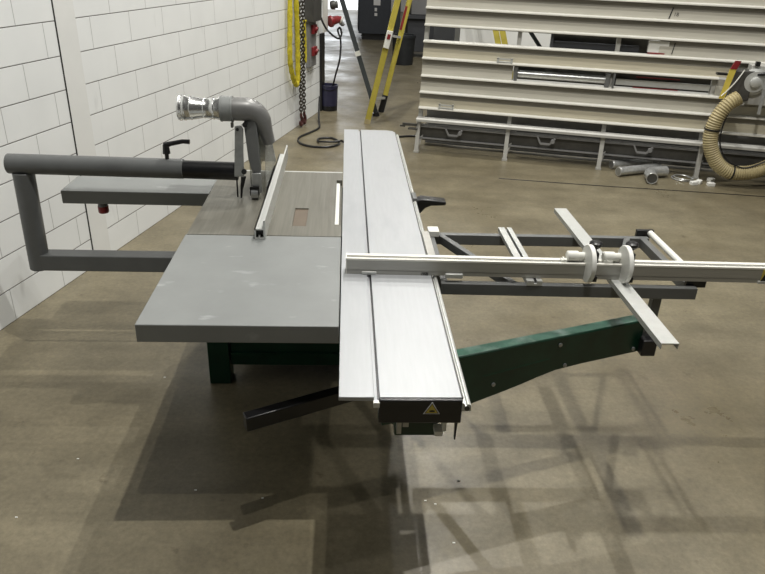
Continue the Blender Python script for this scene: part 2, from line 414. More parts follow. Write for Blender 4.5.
MB().box(.360, .383, 3.42, 3.52, .90, .925).build('handle_clamp', 'grey_frame', slide, .002)

# --- long black bar under the front of the carriage
MB().beam((-.355, 2.035, .527), (.10, 2.26, .527), .045, .062).build('swing_bar', 'black_steel', saw, .004)

# --- green outrigger arm
A = Vector((.25, 2.135, 0)); D = Vector((.80, .25, 0)).normalized(); N = Vector((-D.y, D.x, 0))
ARM = Matrix(((D.x, N.x, 0, A.x), (D.y, N.y, 0, A.y), (0, 0, 1, 0), (0, 0, 0, 1)))
prof = [(-.10, .706), (.21, .712), (1.055, .738), (1.075, .732), (1.075, .585), (.78, .575), (.66, .566), (.58, .548), (.50, .526), (.42, .507), (.34, .490), (.24, .470), (-.10, .455)]
arm = MB(ARM).prism(prof, 'y', 0, .055).build('outrigger_arm', 'green', saw, .004)
MB(ARM).prism([(.0, .7085), (.21, .7125), (1.05, .7383), (1.05, .7405), (.21, .7145), (0, .7105)], 'y', .003, .052).build('arm_top_plate', 'green_worn', arm)
for (a, z) in ((.37, .555), (.66, .69), (.70, .585), (1.04, .605)):
    MB(ARM).turned((a, 0, z), (0, -1, 0), [(0, .0085), (.005, .0085), (.007, .005)], 12).build('bolt', 'steel_plate', arm)
MB(ARM).beam((.32, -.0005, .60), (.62, -.0005, .628), .002, .006).build('weld_seam', 'green', arm)
MB().cyl((.215, 2.19, .44), (.215, 2.19, .745), .055, None, 24).build('arm_pivot', 'green', saw)

# --- outrigger frame
ZT = .897
fr = MB()
of = MB().beam((.395, 3.00, ZT-.025), (1.47, 2.995, ZT-.025), .032, .05)
outf = of.build('outrigger_frame', 'grey_frame', saw, .002)
MB().beam((.395, 2.475, ZT-.025), (1.455, 2.455, ZT-.025), .032, .05).build('near_rail', 'grey_frame', outf, .002)
MB().beam((1.44, 2.455, ZT-.022), (1.44, 2.995, ZT-.022), .032, .044).build('end_rail', 'grey_frame', outf, .002)
MB().beam((.41, 2.475, ZT-.022), (.41, 3.0, ZT-.022), .028, .044).build('inner_rail', 'grey_frame', outf, .002)
MB().beam((.46, 2.985, ZT-.02), (.70, 2.475, ZT-.02), .028, .04).build('diagonal_strut', 'grey_frame', outf, .002)
MB().beam((1.36, 2.985, ZT-.02), (1.13, 2.475, ZT-.02), .028, .04).build('diagonal_strut', 'grey_frame', outf, .002)
MB().cyl((1.480, 2.50, ZT+.012), (1.487, 3.02, ZT+.012), .015).build('roller', 'white_plastic', outf, label='white end roller')
for y_ in (3.02, 2.475):
    MB().box(1.42, 1.505, y_, y_+.02, ZT-.012, ZT+.026).build('roller_bracket', 'black', outf, .002)
MB().box(.395, .445, 2.955, 3.02, ZT, ZT+.028).build('hinge_block', 'white_paint', outf, .002)
MB().box(.360, .395, 2.66, 2.955, .905, .925).build('clamp_plate', 'alu_fence', slide, .002)
lg = MB().box(1.285, 1.322, 2.455, 2.49, .60, ZT-.04).build('support_leg', 'grey_frame', saw, .002)
MB().box(1.268, 1.33, 2.415, 2.505, .585, .66).build('leg_foot', 'black', lg, .004)

# flat support bars lying across the frame
def channel(x0, x1, y0, y1, z):
    b = MB(); b.box(x0, x1, y0, y1, z+.018, z+.022); b.box(x0, x0+.004, y0, y1, z, z+.018); b.box(x1-.004, x1, y0, y1, z, z+.018)
    return b
sb = channel(1.094, 1.158, 1.965, 3.325, ZT+.001).build('support_bar', 'alu_bright', outf)
sb2 = MB().box(.742, .772, 2.45, 3.045, ZT, ZT+.02).box(.784, .806, 2.45, 3.045, ZT, ZT+.02).box(.772, .784, 2.45, 3.045, ZT, ZT+.008).build('slotted_bar', 'alu_bright', outf)
MB().box(.7725, .7835, 2.46, 3.03, ZT+.0085, ZT+.0095).build('slot', 'black', sb2)

# --- crosscut fence (turned by one degree on the carriage)
FE = Matrix.Translation((.012, 2.490, 0)) @ Matrix.Rotation(R(-1.2), 4, 'Z')
fb = MB(FE)
fb.prism([(0, .921), (.004, .921), (.004, .94), (0, .94)], 'x', 0, 1.92)
fb.prism([(0, .935), (.055, .935), (.055, .985), (.040, .985), (.036, .979), (.026, .979), (.022, .987), (.008, .987), (.004, .983), (0, .986)], 'x', 0, 1.92)
fence = fb.build('crosscut_fence', 'alu_fence', saw)
MB(FE).prism([(-.0005, .981), (.010, .981), (.010, .9885), (-.0005, .9885)], 'x', 0, 1.92).build('fence_edge', 'lip', fence)
MB(FE).prism([(.034, .979), (.056, .979), (.056, .9875), (.034, .9875)], 'x', 0, 1.92).build('scale_strip', 'lip', fence)
MB(FE).box(-.004, 0, -.001, .056, .92, .988).build('fence_end', 'lip', fence)
MB(FE).box(.40, .47, -.012, .04, .915, .933).build('clamp', 'alu_bright', fence, .002)
MB(FE).box(.06, .12, -.008, .03, .921, .934).build('clamp', 'alu_bright', fence, .002)
MB(FE).box(.30, .33, .0, .03, .90, .934).build('clamp_screw', 'black', fence)
yl = MB(FE).box(1.705, 1.90, -.0025, -.0006, .932, .981).build('fence_sticker', 'warn', fence, label='yellow and black warning sticker on the fence')
mm = MB(FE)
mm.prism([(1.705, .932), (1.765, .932), (1.727, .981), (1.722, .981)], 'y', -.0035, -.0026)
mm.prism([(1.765, .932), (1.82, .932), (1.79, .955)], 'y', -.0035, -.0026)
mm.build('sticker_symbol', 'ink', fence)
MB(FE).box(1.695, 1.92, -.006, 0, .919, .930).build('fence_foot', 'alu_bright', fence)
# two flip stops
for (px, nm) in ((.966, 'near'), (1.115, 'far')):
    s = MB(FE)
    n = 40; pts = []
    for i in range(n):
        a = 2*math.pi*i/n; pts.append((-.003+.075*math.cos(a), .992+.078*math.sin(a)))
    s.prism(pts, 'x', px, px+.019)
    fs = s.build('flip_stop', 'white_paint', fence, .003)
    MB(FE).turned((px-.072, .035, 1.008), (1, 0, 0), [(0, .016), (.004, .021), (.045, .021), (.047, .016), (.073, .016)]).build('stop_hub', 'white_plastic', fs)
    MB(FE).box(px+.019, px+.055, .012, .050, .975, 1.03).build('clamp_block', 'black', fs, .004)
    MB(FE).turned((px+.038, .030, 1.008), (0, 0, 1), [(0, .008), (.035, .008), (.04, .016), (.052, .026), (.062, .026), (.068, .018)]).build('clamp_knob', 'black', fs)
    MB(FE).box(px+.019, px+.05, -.02, .012, .918, .94).build('stop_foot', 'black', fs)
for a_, b_ in ((.87, .893), (1.045, 1.08)): MB(FE).box(a_, b_, .012, .034, .982, .998).box(a_+.008, a_+.014, .008, .038, .98, 1.002).build('stop_slider', 'white_plastic', fence)

# --- overhead guard support
GY = 3.40
rail = MB().beam((-1.65, GY, .546), (-.59, GY, .546), .09, .088).build('guard_support', 'grey_guard', saw, .004)
MB().cyl((-1.625, GY, .500), (-1.614, GY, 1.03), .052, None, 28).build('support_post', 'grey_guard', rail, .003)
MB().cyl((-1.680, GY, 1.072), (-.815, GY, 1.064), .050, None, 28).build('guard_tube', 'grey_guard', rail, .004)
MB().cyl((-.82, GY, 1.062), (-.545, GY, 1.058), .046, None, 28).build('inner_tube', 'black_steel', rail)
lv = MB().turned((-.894, GY, 1.112), (0, 0, 1), [(0, .010), (.028, .010), (.03, .019), (.052, .017), (.075, .015)])
lv.loft([Vector((-.900, GY, 1.183)), Vector((-.87, GY, 1.192)), Vector((-.81, GY, 1.205)), Vector((-.775, GY, 1.204))], [.016, .012, .011, .012], 10)
lv.build('clamp_lever', 'black', rail)

# --- saw guard with dust pipe
pla = MB().prism([(-.556, 1.045), (-.507, 1.045), (-.505, 1.17), (-.499, 1.285), (-.510, 1.305), (-.540, 1.298), (-.546, 1.20)], 'y', GY-.052, GY-.040).build('guard_bracket', 'steel_plate', saw, .002)
MB().turned((-.527, GY-.052, 1.285), (0, -1, 0), [(0, .008), (.006, .008)], 12).build('bracket_bolt', 'black', pla)
MB().turned((-.505, GY-.052, 1.075), (0, -1, 0), [(0, .013), (.012, .013)], 14).build('bracket_bolt', 'black', pla)
MB().prism([(-.500, 1.04), (-.52, .97), (-.527, .925), (-.535, .925), (-.532, .99), (-.525, 1.045)], 'y', GY-.03, GY-.022).box(-.552, -.545, GY-.03, GY-.022, .93, 1.04).build('guard_fork', 'black_steel', pla)
gp = MB()
gp.prism([(-.500, 1.315), (-.437, 1.33), (-.428, 1.06), (-.470, 1.065), (-.485, 1.13)], 'y', GY-.03, GY+.03)
gbx = gp.build('guard_body', 'grey_frame', saw, .004)
MB().cyl((-.492, GY-.031, 1.305), (-.492, GY-.045, 1.305), .012).build('bolt', 'black', gbx)
hood = MB()
hx0_, hx1_ = -.484, -.403
side = [(GY+.0, .955), (GY-.005, 1.06), (GY+.03, 1.24), (GY+.12, 1.27), (GY+.30, 1.16), (GY+.52, .965)]
hood.prism(side, 'x', hx0_, hx0_+.003); hood.prism(side, 'x', hx1_-.003, hx1_)
hd_ = hood.build('blade_hood', 'clear', saw, label='clear plastic blade hood')
def strip(p, q, wd=.006):
    return ((hx0_+hx1_)/2, p[0], p[1]), ((hx0_+hx1_)/2, q[0], q[1])
rim = MB()
for i in range(3, 5):
    p, q = side[i], side[i+1]; a, b2 = strip(p, q); rim.beam(a, b2, hx1_-hx0_, .006, (0, 1, 1))
rim.build('hood_rim', 'steel_plate', hd_)
MB().box(-.470, -.425, GY-.035, GY-.012, .955, 1.06).build('front_plate', 'steel_plate', hd_, .002)
MB().box(hx1_-.004, hx1_+.002, GY+.02, GY+.42, .952, .972).build('bottom_strip', 'black', hd_)
MB().cyl((-.478, GY-.02, .953), (-.442, GY-.02, .953), .032, None, 24).build('guide_wheel', 'steel_plate', hd_)
MB().box(-.482, -.438, GY-.05, GY-.0, .985, .993).box(-.4395, -.4365, GY-.045, GY, .945, .99).box(-.4835, -.4805, GY-.045, GY, .945, .99).build('wheel_fork', 'black_steel', hd_)
# dust elbow
zc = 1.372
ep = [Vector((-.56, GY, zc)), Vector((-.49, GY, zc))]; er = [.056, .056]
for i in range(1, 9):
    a = i/8*R(72); ep.append(Vector((-.49+.082*math.sin(a), GY+.012*i/8, zc-.082*(1-math.cos(a))))); er.append(.056-.012*i/8)
ep.append(ep[-1]+Vector((.012, .02, -.06))); er.append(.036)
ep.append(ep[-1]+Vector((.012, .02, -.055))); er.append(.031)
elb = MB().loft(ep, er, 24).build('dust_elbow', 'duct_grey', saw)
col = MB().turned((-.61, GY, zc), (1, 0, 0), [(0, .056), (0, .062), (.008, .0625), (.01, .060), (.05, .060), (.052, .0625), (.06, .062), (.06, .056)], 28)
col.build('pipe_collar', 'grey_table', elb)
MB().box(-.557, -.547, GY-.06, GY-.03, zc-.078, zc-.055).build('collar_screw', 'dkframe', elb)
MB().turned((-.812, GY, zc), (1, 0, 0), [(0, .050), (0, .060), (.008, .063), (.016, .060), (.020, .057), (.026, .061), (.032, .062), (.036, .058), (.055, .0565), (.060, .058), (.065, .056), (.12, .0465), (.124, .049), (.129, .0465), (.165, .050), (.169, .053), (.174, .050), (.20, .055), (.204, .055)], 32).build('duct_reducer', 'chrome', elb)
MB().turned((-.8125, GY, zc), (-1, 0, 0), [(0, .049), (.0008, .049)], 28).build('duct_mouth', 'dkframe', elb)

# --- rip fence profile lying on the table: its own thing
rf = MB()
rf.box(-.398, -.350, 2.835, 4.06, T+.0015, T+.006)
rf.box(-.398, -.392, 2.835, 4.06, T+.006, T+.05); rf.box(-.398, -.358, 2.835, 4.06, T+.044, T+.05)
rf.box(-.358, -.350, 2.835, 4.12, T+.006, T+.088)
rf.box(-.380, -.374, 2.835, 4.06, T+.006, T+.016)
ro = rf.build('rip_fence', 'alu_bright')
tag(ro, 'loose white aluminium rip fence extrusion lying lengthwise on the cast iron saw table', 'fence')
MB().box(-.391, -.359, 2.86, 2.862, T+.0065, T+.0435).build('hollow_core', 'black', ro)

# ------------------------------------------------------------------ the vertical panel saw behind
vs = thing('vertical_panel_saw', 'big pale slatted upright panel saw leaning back along the rear of the hall', 'panel saw', (.81, 7.76, 0), R(-15.22))
tan5 = math.tan(R(5))
def vz(z): return .10+z*tan5
LIPS = [.488, .660, .838, 1.025, 1.200, 1.372, 1.545, 1.715, 1.885, 2.055]
UL, UR = -.005, 4.30
def board(u0, u1, za, zb, m, name='slat_board'):
    b = MB(PAN)
    zm = za+(zb-za)*.62
    b.prism([(vz(za)-.012, za), (vz(zm)-.012, zm), (vz(zm)+.03, zm), (vz(za)+.03, za)], 'x', u0, u1)
    o = b.build(name, m, vs)
    MB(PAN).prism([(vz(zm)-.008, zm), (vz(zb)-.008, zb), (vz(zb)+.03, zb), (vz(zm)+.03, zm)], 'x', u0, u1).build('ledge_shade_strip', 'slat_shade', o)  # upper band coloured darker as the shade under the ledge above
    return o
for i, z in enumerate(LIPS):
    y = vz(z)
    uR = UR if i not in (0,) else 3.02
    b = MB(PAN)
    b.prism([(y-.057, z-.008), (y-.062, z-.004), (y-.062, z+.006), (y-.057, z+.010), (y+.004, z+.019), (y+.02, z+.019), (y+.02, z-.008)], 'x', UL, UR if i not in (3,) else 3.10)
    sl_ = b.build('slat_ledge', 'lip', vs)
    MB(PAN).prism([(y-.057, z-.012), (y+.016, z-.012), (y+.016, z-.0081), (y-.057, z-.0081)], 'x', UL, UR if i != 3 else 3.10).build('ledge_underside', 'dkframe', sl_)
    if i == len(LIPS)-1: zt = z+.16
    else: zt = LIPS[i+1]-.0125
    mm_ = 'slat_wood' if i in (0, 3) else 'slat'
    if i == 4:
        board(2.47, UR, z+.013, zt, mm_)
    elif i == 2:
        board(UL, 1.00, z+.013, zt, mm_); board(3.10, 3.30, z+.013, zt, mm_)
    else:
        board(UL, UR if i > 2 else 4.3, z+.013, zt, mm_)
# end uprights and posts
for u_ in (.012, 1.03, 2.06, 3.08, 4.12):
    p = MB(PAN)
    p.prism([(vz(0)+.035, .36), (vz(0)+.095, .36), (vz(2.25)+.095, 2.25), (vz(2.25)+.035, 2.25)], 'x', u_-.022, u_+.022)
    p.build('upright', 'pframe', vs)
    q = MB(PAN)
    q.prism([(-.012, 0), (.028, 0), (.10, .36), (.05, .36)], 'x', u_-.022, u_+.022)
    q.beam((u_, .025, .05), (u_+.09, .16, .30), .025, .02)
    q.box(u_-.03, u_+.03, -.02, .035, 0, .02)
    q.build('foot_leg', 'pframe', vs)
# lower rails
MB(PAN).prism([(.005, .352), (.005, .378), (.02, .392), (.10, .392), (.10, .352)], 'x', -.01, 4.3).build('support_rail', 'pframe', vs)
MB(PAN).box(-.18, 4.3, .055, .085, .285, .30).build('thin_rail', 'grey_box', vs)
MB(PAN).box(-.02, 4.3, .085, .17, .13, .30).build('lower_beam', 'dkframe', vs)
MB(PAN).box(-.0, 4.3, .055, .084, .15, .165).build('thin_rail', 'grey_box', vs)
MB(PAN).box(0.05, 4.3, .40, .46, .02, .44).build('rear_panel', 'grey_box', vs)
MB(PAN).box(.03, 4.3, .36, .398, .30, .34).build('rear_beam', 'dkframe', vs)
for u_ in (.47, 1.50, 2.53):
    b = MB(PAN)
    b.beam((u_-.14, .03, .30), (u_-.10, .02, .225), .014, .014); b.beam((u_-.10, .02, .225), (u_, .01, .225), .016, .02)
    b.beam((u_, .01, .225), (u_+.05, .0, .295), .02, .02); b.cyl((u_+.03, -.01, .26), (u_+.03, .03, .26), .022, None, 12)
    b.beam((u_+.03, .0, .19), (u_+.03, .0, .30), .018, .012)
    b.build('workpiece_hook', 'grey_box', vs)
for (u_, z) in ((.31, .50), (.905, 1.035)):
    b = MB(PAN); y = vz(z)
    b.box(u_-.085, u_-.065, y-.062, y, z-.01, z+.05); b.box(u_+.065, u_+.085, y-.062, y, z-.01, z+.05)
    b.box(u_-.085, u_+.085, y-.062, y-.05, z+.035, z+.05)
    b.cyl((u_-.065, y-.055, z+.012), (u_+.065, y-.055, z+.012), .008, None, 10)
    b.build('stop_bracket', 'alu_bright', vs)
MB(PAN).box(-.17, .0, .02, .05, .30, .32).box(-.10, .01, .0, .06, .255, .27).box(-.20, -.14, .03, .05, .275, .29).build('rail_end', 'dkframe', vs)
# the shiny cutting-beam in the opening
z = .93; y = vz(z)
MB(PAN).cyl((1.06, y+.03, z-.005), (2.0, y+.03, z-.005), .040, None, 20).build('beam_tube', 'steel', vs, label='shiny steel tube in the slat opening')
MB(PAN).box(1.02, 3.12, y+.09, y+.11, .86, 1.01).build('beam_backing', 'dkframe', vs)
b = MB(PAN); b.box(1.02, 1.055, y-.03, y+.06, .86, 1.005); b.box(1.985, 2.03, y-.03, y+.06, .86, .99); b.box(2.06, 2.08, y-.05, y+.05, .86, 1.03)
b.build('beam_bracket', 'grey_frame', vs)
MB(PAN).box(2.10, 3.05, y+.03, y+.06, .885, .945).build('beam_cover', 'alu_bright', vs)
MB(PAN).box(2.28, 2.74, y+.02, y+.03, .866, .876).box(2.3, 2.74, y+.02, y+.03, .975, .985).build('red_stripe', 'red', vs)
# things in the upper gap
bx = MB(PAN).box(2.36, 2.56, vz(1.28)-.01, vz(1.28)+.05, 1.235, 1.35).build('stop_box', 'white_paint', vs)
MB(PAN).box(2.36, 2.53, vz(1.25)-.015, vz(1.25)-.01, 1.222, 1.235).build('stop_box_stripe', 'red', bx)
b = MB(PAN); b.box(1.36, 2.28, vz(1.3)+.06, vz(1.3)+.16, 1.22, 1.275); b.box(1.36, 1.39, vz(1.3), vz(1.3)+.16, 1.21, 1.36)
b.build('measuring_beam', 'bench', vs)
MB(PAN).box(1.36, 2.40, vz(1.3)+.20, vz(1.3)+.22, 1.19, 1.385).build('beam_backing', 'dkframe', vs)
MB(PAN).box(1.37, 2.3, vz(1.3)+.10, vz(1.3)+.13, 1.325, 1.36).build('measuring_rail', 'dkframe', vs)
# pencil-black scale marks with a number on the boards
tk = MB(PAN)
tk.beam((2.505, vz(1.568)-.014, 1.568), (2.530, vz(1.675)-.014, 1.675), .010, .008, (0, 1, 0))
tk.build('scale_mark', 'ink', vs)
tk = MB(PAN)
tk.beam((2.60, vz(1.23)-.014, 1.23), (2.615, vz(1.34)-.012, 1.34), .008, .008, (0, 1, 0)); tk.build('scale_mark', 'ink', vs)
cu = bpy.data.curves.new('scale_number', 'FONT'); cu.body = '18'; cu.size = .05; cu.extrude = .0005
to = bpy.data.objects.new('tmp_text', cu); COL.objects.link(to)
bpy.context.view_layer.update()
tm = bpy.data.meshes.new_from_object(to.evaluated_get(bpy.context.evaluated_depsgraph_get()))
bpy.data.objects.remove(to)
tm.materials.clear(); tm.materials.append(M['ink'])
tobj = bpy.data.objects.new('scale_number', tm); COL.objects.link(tobj)
tobj.parent = vs; tobj.location = (2.545, vz(1.595)-.0135, 1.595); tobj.rotation_euler = (R(90-5), 0, 0)
# saw carriage at the right
cb = MB(PAN).box(3.34, 4.1, -.02, .12, .82, 1.20).build('carriage_plate', 'pframe', vs, .004)
MB(PAN).box(3.18, 3.37, -.08, .10, .86, 1.15).build('saw_motor', 'dkframe', vs, .01)
MB(PAN).turned((3.39, -.02, 1.05), (0, -1, 0), [(0, .125), (.04, .125), (.05, .10), (.06, .10), (.062, .05), (.09, .05), (.10, .03)], 28).build('carriage_dial', 'alu_bright', vs)
MB(PAN).beam((3.475, -.11, 1.11), (3.485, -.13, .75), .028, .02, (0, 1, 0)).build('carriage_handle', 'steel', vs)
MB(PAN).cyl((3.40, -.07, 1.12), (3.46, -.11, 1.14), .016).build('handle_pivot', 'black', vs)
MB(PAN).box(3.36, 3.40, -.06, -.02, 1.20, 1.24).build('carriage_stop', 'black', vs)
ya = MB(PAN).prism([(3.09, .87), (3.14, .87), (3.185, 1.16), (3.125, 1.16)], 'y', -.10, -.085).build('yellow_arm', 'warn', vs)
MB(PAN).prism([(3.128, 1.161), (3.186, 1.161), (3.21, 1.24), (3.155, 1.24)], 'y', -.105, -.082).build('arm_tip', 'red', ya, label='red tip')
MB(PAN).box(3.02, 3.12, -.09, -.02, 1.095, 1.115).build('arm_pin', 'black', ya)
MB(PAN).loft(curve_pts([(3.26, -.10, 1.16), (3.20, -.13, 1.05), (3.14, -.12, .95), (3.10, -.12, .90)], 6), [.006]*19, 6).build('arm_cable', 'white_plastic', ya)
MB(PAN).box(3.15, 3.35, -.06, -.03, .815, .845).build('carriage_foot', 'pframe', vs)
# ribbed hose
hp = curve_pts([(3.26, -.14, .90), (3.18, -.16, .84), (3.115, -.17, .73), (3.085, -.17, .60), (3.09, -.17, .46), (3.14, -.17, .33), (3.225, -.17, .22), (3.34, -.17, .155), (3.47, -.16, .15), (3.60, -.15, .18), (3.74, -.12, .25), (3.95, -.10, .38)], 16)
hr = [.079+.0045*math.cos(2*math.pi*i/3.0) for i in range(len(hp))]
# resample finer for the ribs
fp = []; frr = []
acc = 0
for i in range(len(hp)-1):
    for k in range(4):
        t = k/4; p = hp[i].lerp(hp[i+1], t); fp.append(p)
for i, p in enumerate(fp):
    if i: acc += (p-fp[i-1]).length
    frr.append(.071+.0042*math.sin(2*math.pi*acc/.024))
hose = MB(PAN).loft(fp, frr, 20).build('dust_hose', 'hose', vs, label='yellow ribbed hose hanging in a loop')
for i in (int(len(fp)*.29), int(len(fp)*.66)):
    d_ = (fp[i+1]-fp[i-1]).normalized()
    MB(PAN).cyl(fp[i]-d_*.008, fp[i]+d_*.008, .079, None, 20).build('hose_band', 'black', hose)
MB(PAN).loft(curve_pts([(3.2, -.18, .78), (3.17, -.2, .66), (3.17, -.2, .5), (3.21, -.2, .38), (3.28, -.2, .29), (3.38, -.2, .235), (3.5, -.2, .22), (3.7, -.18, .32), (3.9, -.15, .43)], 6), [.008]*49, 6).build('hose_cable', 'black', hose)

# things on the floor in front of the panel saw
def floor_pipe(name, a, b2, r, m, label):
    a, b2 = Vector(a), Vector(b2); d_ = (b2-a).normalized(); L_ = (b2-a).length
    pr = [(0, r*.9), (0, r), (.012, r*1.08), (.02, r)]
    k = int(L_/.03)
    for i in range(1, k): pr.append((L_*i/k, r*(1.0+(.03 if i % 2 else 0))))
    pr += [(L_-.02, r), (L_-.012, r*1.08), (L_, r), (L_, r*.9)]
    o = MB().turned(a, d_, pr, 20).build(name, m)
    tag(o, label, 'pipe')
    MB().turned(a-d_*.001, -d_, [(0, r*.80), (.001, r*.80)], 18).build('pipe_mouth', 'steel_plate', o)
    return o
floor_pipe('duct_pipe', (2.93, 6.98, .052), (3.46, 7.18, .052), .047, 'steel', 'silver duct pipe on the floor beside the elbow, nearest of the two straight pipes')
floor_pipe('flexible_duct', (2.95, 7.25, .052), (3.44, 7.36, .052), .046, 'steel', 'silver ribbed flexible duct lying behind the straight duct pipe under the slatted saw')
ee = []
for i in range(9):
    a = R(-10+i*10); ee.append(Vector((3.36-.17*math.cos(a)*.9+.02, 6.82+.14*math.sin(a)+.02, .062)))
eo = tag(MB().loft([(3.195, 6.72, .062)]+ee[1:]+[(3.46, 7.0, .062)], [.056]*10, 20).build('duct_elbow', 'steel'), 'bent silver duct elbow on the floor with its dark mouth open', 'pipe')
e0 = Vector((3.195, 6.72, .062)); dE = (e0-ee[1]).normalized()
MB().turned(e0, dE, [(0, .05), (.0015, .05)], 20).build('pipe_mouth', 'dkframe', eo)
MB().torus(e0, dE, .055, .006, 20, 6).build('elbow_rim', 'steel', eo)
tag(MB().torus((3.62, 6.93, .010), (0, 0, 1), .105, .006, 28, 6).torus((3.63, 6.92, .022), (.05, .02, 1), .10, .006, 28, 6).build('wire_ring', 'steel'), 'thin coiled metal ring on the floor right of the duct elbow', 'ring')
for k_, (x, y, rz, lab) in enumerate(((3.66, 6.74, .3, 'white offcut on the floor, leftmost of the scattered pieces under the hose'),
                                      (3.74, 6.79, .9, 'white offcut on the floor, second from left under the hose'),
                                      (3.83, 6.71, .1, 'white offcut on the floor, nearest the camera under the hose'),
                                      (3.91, 6.87, .6, 'white offcut on the floor, rightmost of the scattered pieces under the hose'))):
    fr_ = Matrix.Translation((x, y, 0)) @ Matrix.Rotation(rz, 4, 'Z')
    tag(MB(fr_).prism([(-.04, -.025), (.035, -.03), (.045, .02), (-.03, .03)], 'z', .0, .035).build('white_offcut', 'white_paint', matrix=Matrix.Translation((x, y, 0)), bevel=.003), lab, 'offcut', 'white offcuts under the hose')
crack = MB().loft(curve_pts([(1.6, 6.80, .003), (1.92, 6.74, .003), (2.62, 6.62, .003), (3.4, 6.51, .003), (4.23, 6.38, .003), (5.2, 6.2, .003)], 5), [.004]*26, 6).build('thin_cord', 'black')
tag(crack, 'thin dark cord lying straight across the floor before the slatted saw', 'cord')

# ------------------------------------------------------------------ left wall: sling, chain, sockets
def Wp(s, d, z): return (s, -d, z)
slp = [Wp(5.16, .05, 1.9), Wp(5.13, .055, 1.5), Wp(5.08, .06, 1.1), Wp(5.08, .06, .85), Wp(5.16, .06, .68), Wp(5.25, .06, .58), Wp(5.30, .06, .56), Wp(5.345, .06, .62), Wp(5.36, .06, .85), Wp(5.36, .06, 1.15), Wp(5.34, .06, 1.5), Wp(5.34, .055, 1.9), Wp(5.25, .05, 2.0), Wp(5.16, .05, 1.9)]
sp = curve_pts(slp, 10)
so = MB(WALL).loft(sp, [.030+.003*math.sin(i*1.1) for i in range(len(sp))], 12, cap=False).build('lifting_sling', 'sling')
tag(so, 'yellow round lifting sling hanging in a long loop on the white block wall', 'sling')
MB(WALL).cyl(Wp(5.25, 0.0, 1.955), Wp(5.25, .10, 1.955), .012, None, 12).build('wall_hook', 'steel_plate', so)
ch = thing('lifting_chain', 'two-legged dark lifting chain with reddish hooks hanging beside the yellow sling', 'chain', tuple(WALL @ Vector(Wp(5.5, .06, .1))), math.pi/2-WY)
for (s_, z0, nm) in ((5.44, .13, 0), (5.565, .13, 1)):
    c_ = MB(WALL); z = 1.95; i = 0
    while z > z0+.05:
        c_.torus(Wp(s_, .065, z), (1, 0, 0) if i % 2 else (.2, -1, 0), .020, .0075, 12, 6, 1.5, (0, 0, 1))
        z -= .040; i += 1
    c_.build('chain_strand', 'chain', ch)
    h_ = MB(WALL)
    hpnt = [Wp(s_, .065, z0+.05), Wp(s_, .065, z0+.01), Wp(s_+.03, .065, z0-.025), Wp(s_+.03, .065, z0-.075), Wp(s_, .065, z0-.10), Wp(s_-.035, .065, z0-.075), Wp(s_-.035, .065, z0-.045)]
    hc = curve_pts(hpnt, 5)
    h_.loft(hc, [.016+.006*math.sin(math.pi*i/len(hc)) for i in range(len(hc))], 10).build('hook', 'darkred', ch, label='reddish hook')
MB(WALL).box(5.46, 5.54, -.10, -.03, 1.55, 2.0).build('shortening_clutch', 'darkred', ch, .008)
MB(WALL).torus(Wp(5.50, .06, 2.02), (0, 1, 0), .07, .012, 20, 8).build('top_ring', 'chain', ch)
MB(WALL).cyl(Wp(5.50, 0, 2.075), Wp(5.50, .10, 2.075), .012, None, 12).build('wall_hook', 'steel_plate', ch)
sp2 = curve_pts([Wp(5.735, .02, 1.25), Wp(5.715, .025, 1.0), Wp(5.735, .03, .80), Wp(5.765, .03, .78), Wp(5.785, .025, .95), Wp(5.77, .02, 1.25)], 6)
tag(MB(WALL).loft(sp2, [.014]*len(sp2), 8).cyl(Wp(5.755, 0, 1.26), Wp(5.755, .05, 1.26), .012, None, 10).build('short_strap', 'sling'), 'short yellow strap hanging on the wall right of the dark chain', 'strap')

pb = thing('power_box', 'dark socket box with two red outlets mounted near the end of the white wall', 'socket box', tuple(WALL @ Vector((6.0, 0, .8))), math.pi/2-WY)
MB(WALL).box(5.82, 6.18, -.12, 0, 1.24, 1.75).build('box_body', 'dkframe', pb, .006)
MB(WALL).box(5.86, 6.16, -.05, 0, .68, 1.24).build('back_plate', 'grey_box', pb, .004)
for z_ in (1.14, .87):
    s_ = MB(WALL).box(5.94, 6.10, -.085, -.05, z_-.055, z_+.055).build('red_socket', 'red', pb, .006)
    MB(WALL).cyl(Wp(6.02, .085, z_), Wp(6.02, .11, z_-.01), .035, .036, 18).build('socket_cover', 'red', s_)
# plugs on the end of the wall
pg = thing('power_plug', 'red power plug and dark coupling at the wall end above the blue bucket', 'plug', tuple(WALL @ Vector((6.7, 0, 1.18))), math.pi/2-WY)
MB(WALL).box(6.63, 6.88, .0, .10, 1.03, 1.75).build('mounting_plate', 'white_paint', pg)
MB(WALL).turned(Wp(6.93, .02, 1.37), (.5, -1, .1), [(0, .05), (.03, .06), (.06, .06), (.07, .045), (.10, .05)], 20).build('dark_coupling', 'dkframe', pg)
MB(WALL).turned(Wp(6.86, .03, 1.16), (.9, -.8, .25), [(0, .075), (.03, .078), (.05, .06), (.14, .052), (.17, .035), (.20, .03)], 20).build('plug_body', 'red', pg)
MB(WALL).turned(Wp(6.985, .135, 1.19), (.9, -.8, -.7), [(0, .052), (.015, .054), (.03, .05)], 16).build('plug_ring', 'white_plastic', pg)
MB(WALL).turned(Wp(7.00, .15, 1.15), (.6, -.8, -.9), [(0, .03), (.05, .03), (.07, .015)], 14).build('plug_gland', 'grey_box', pg)

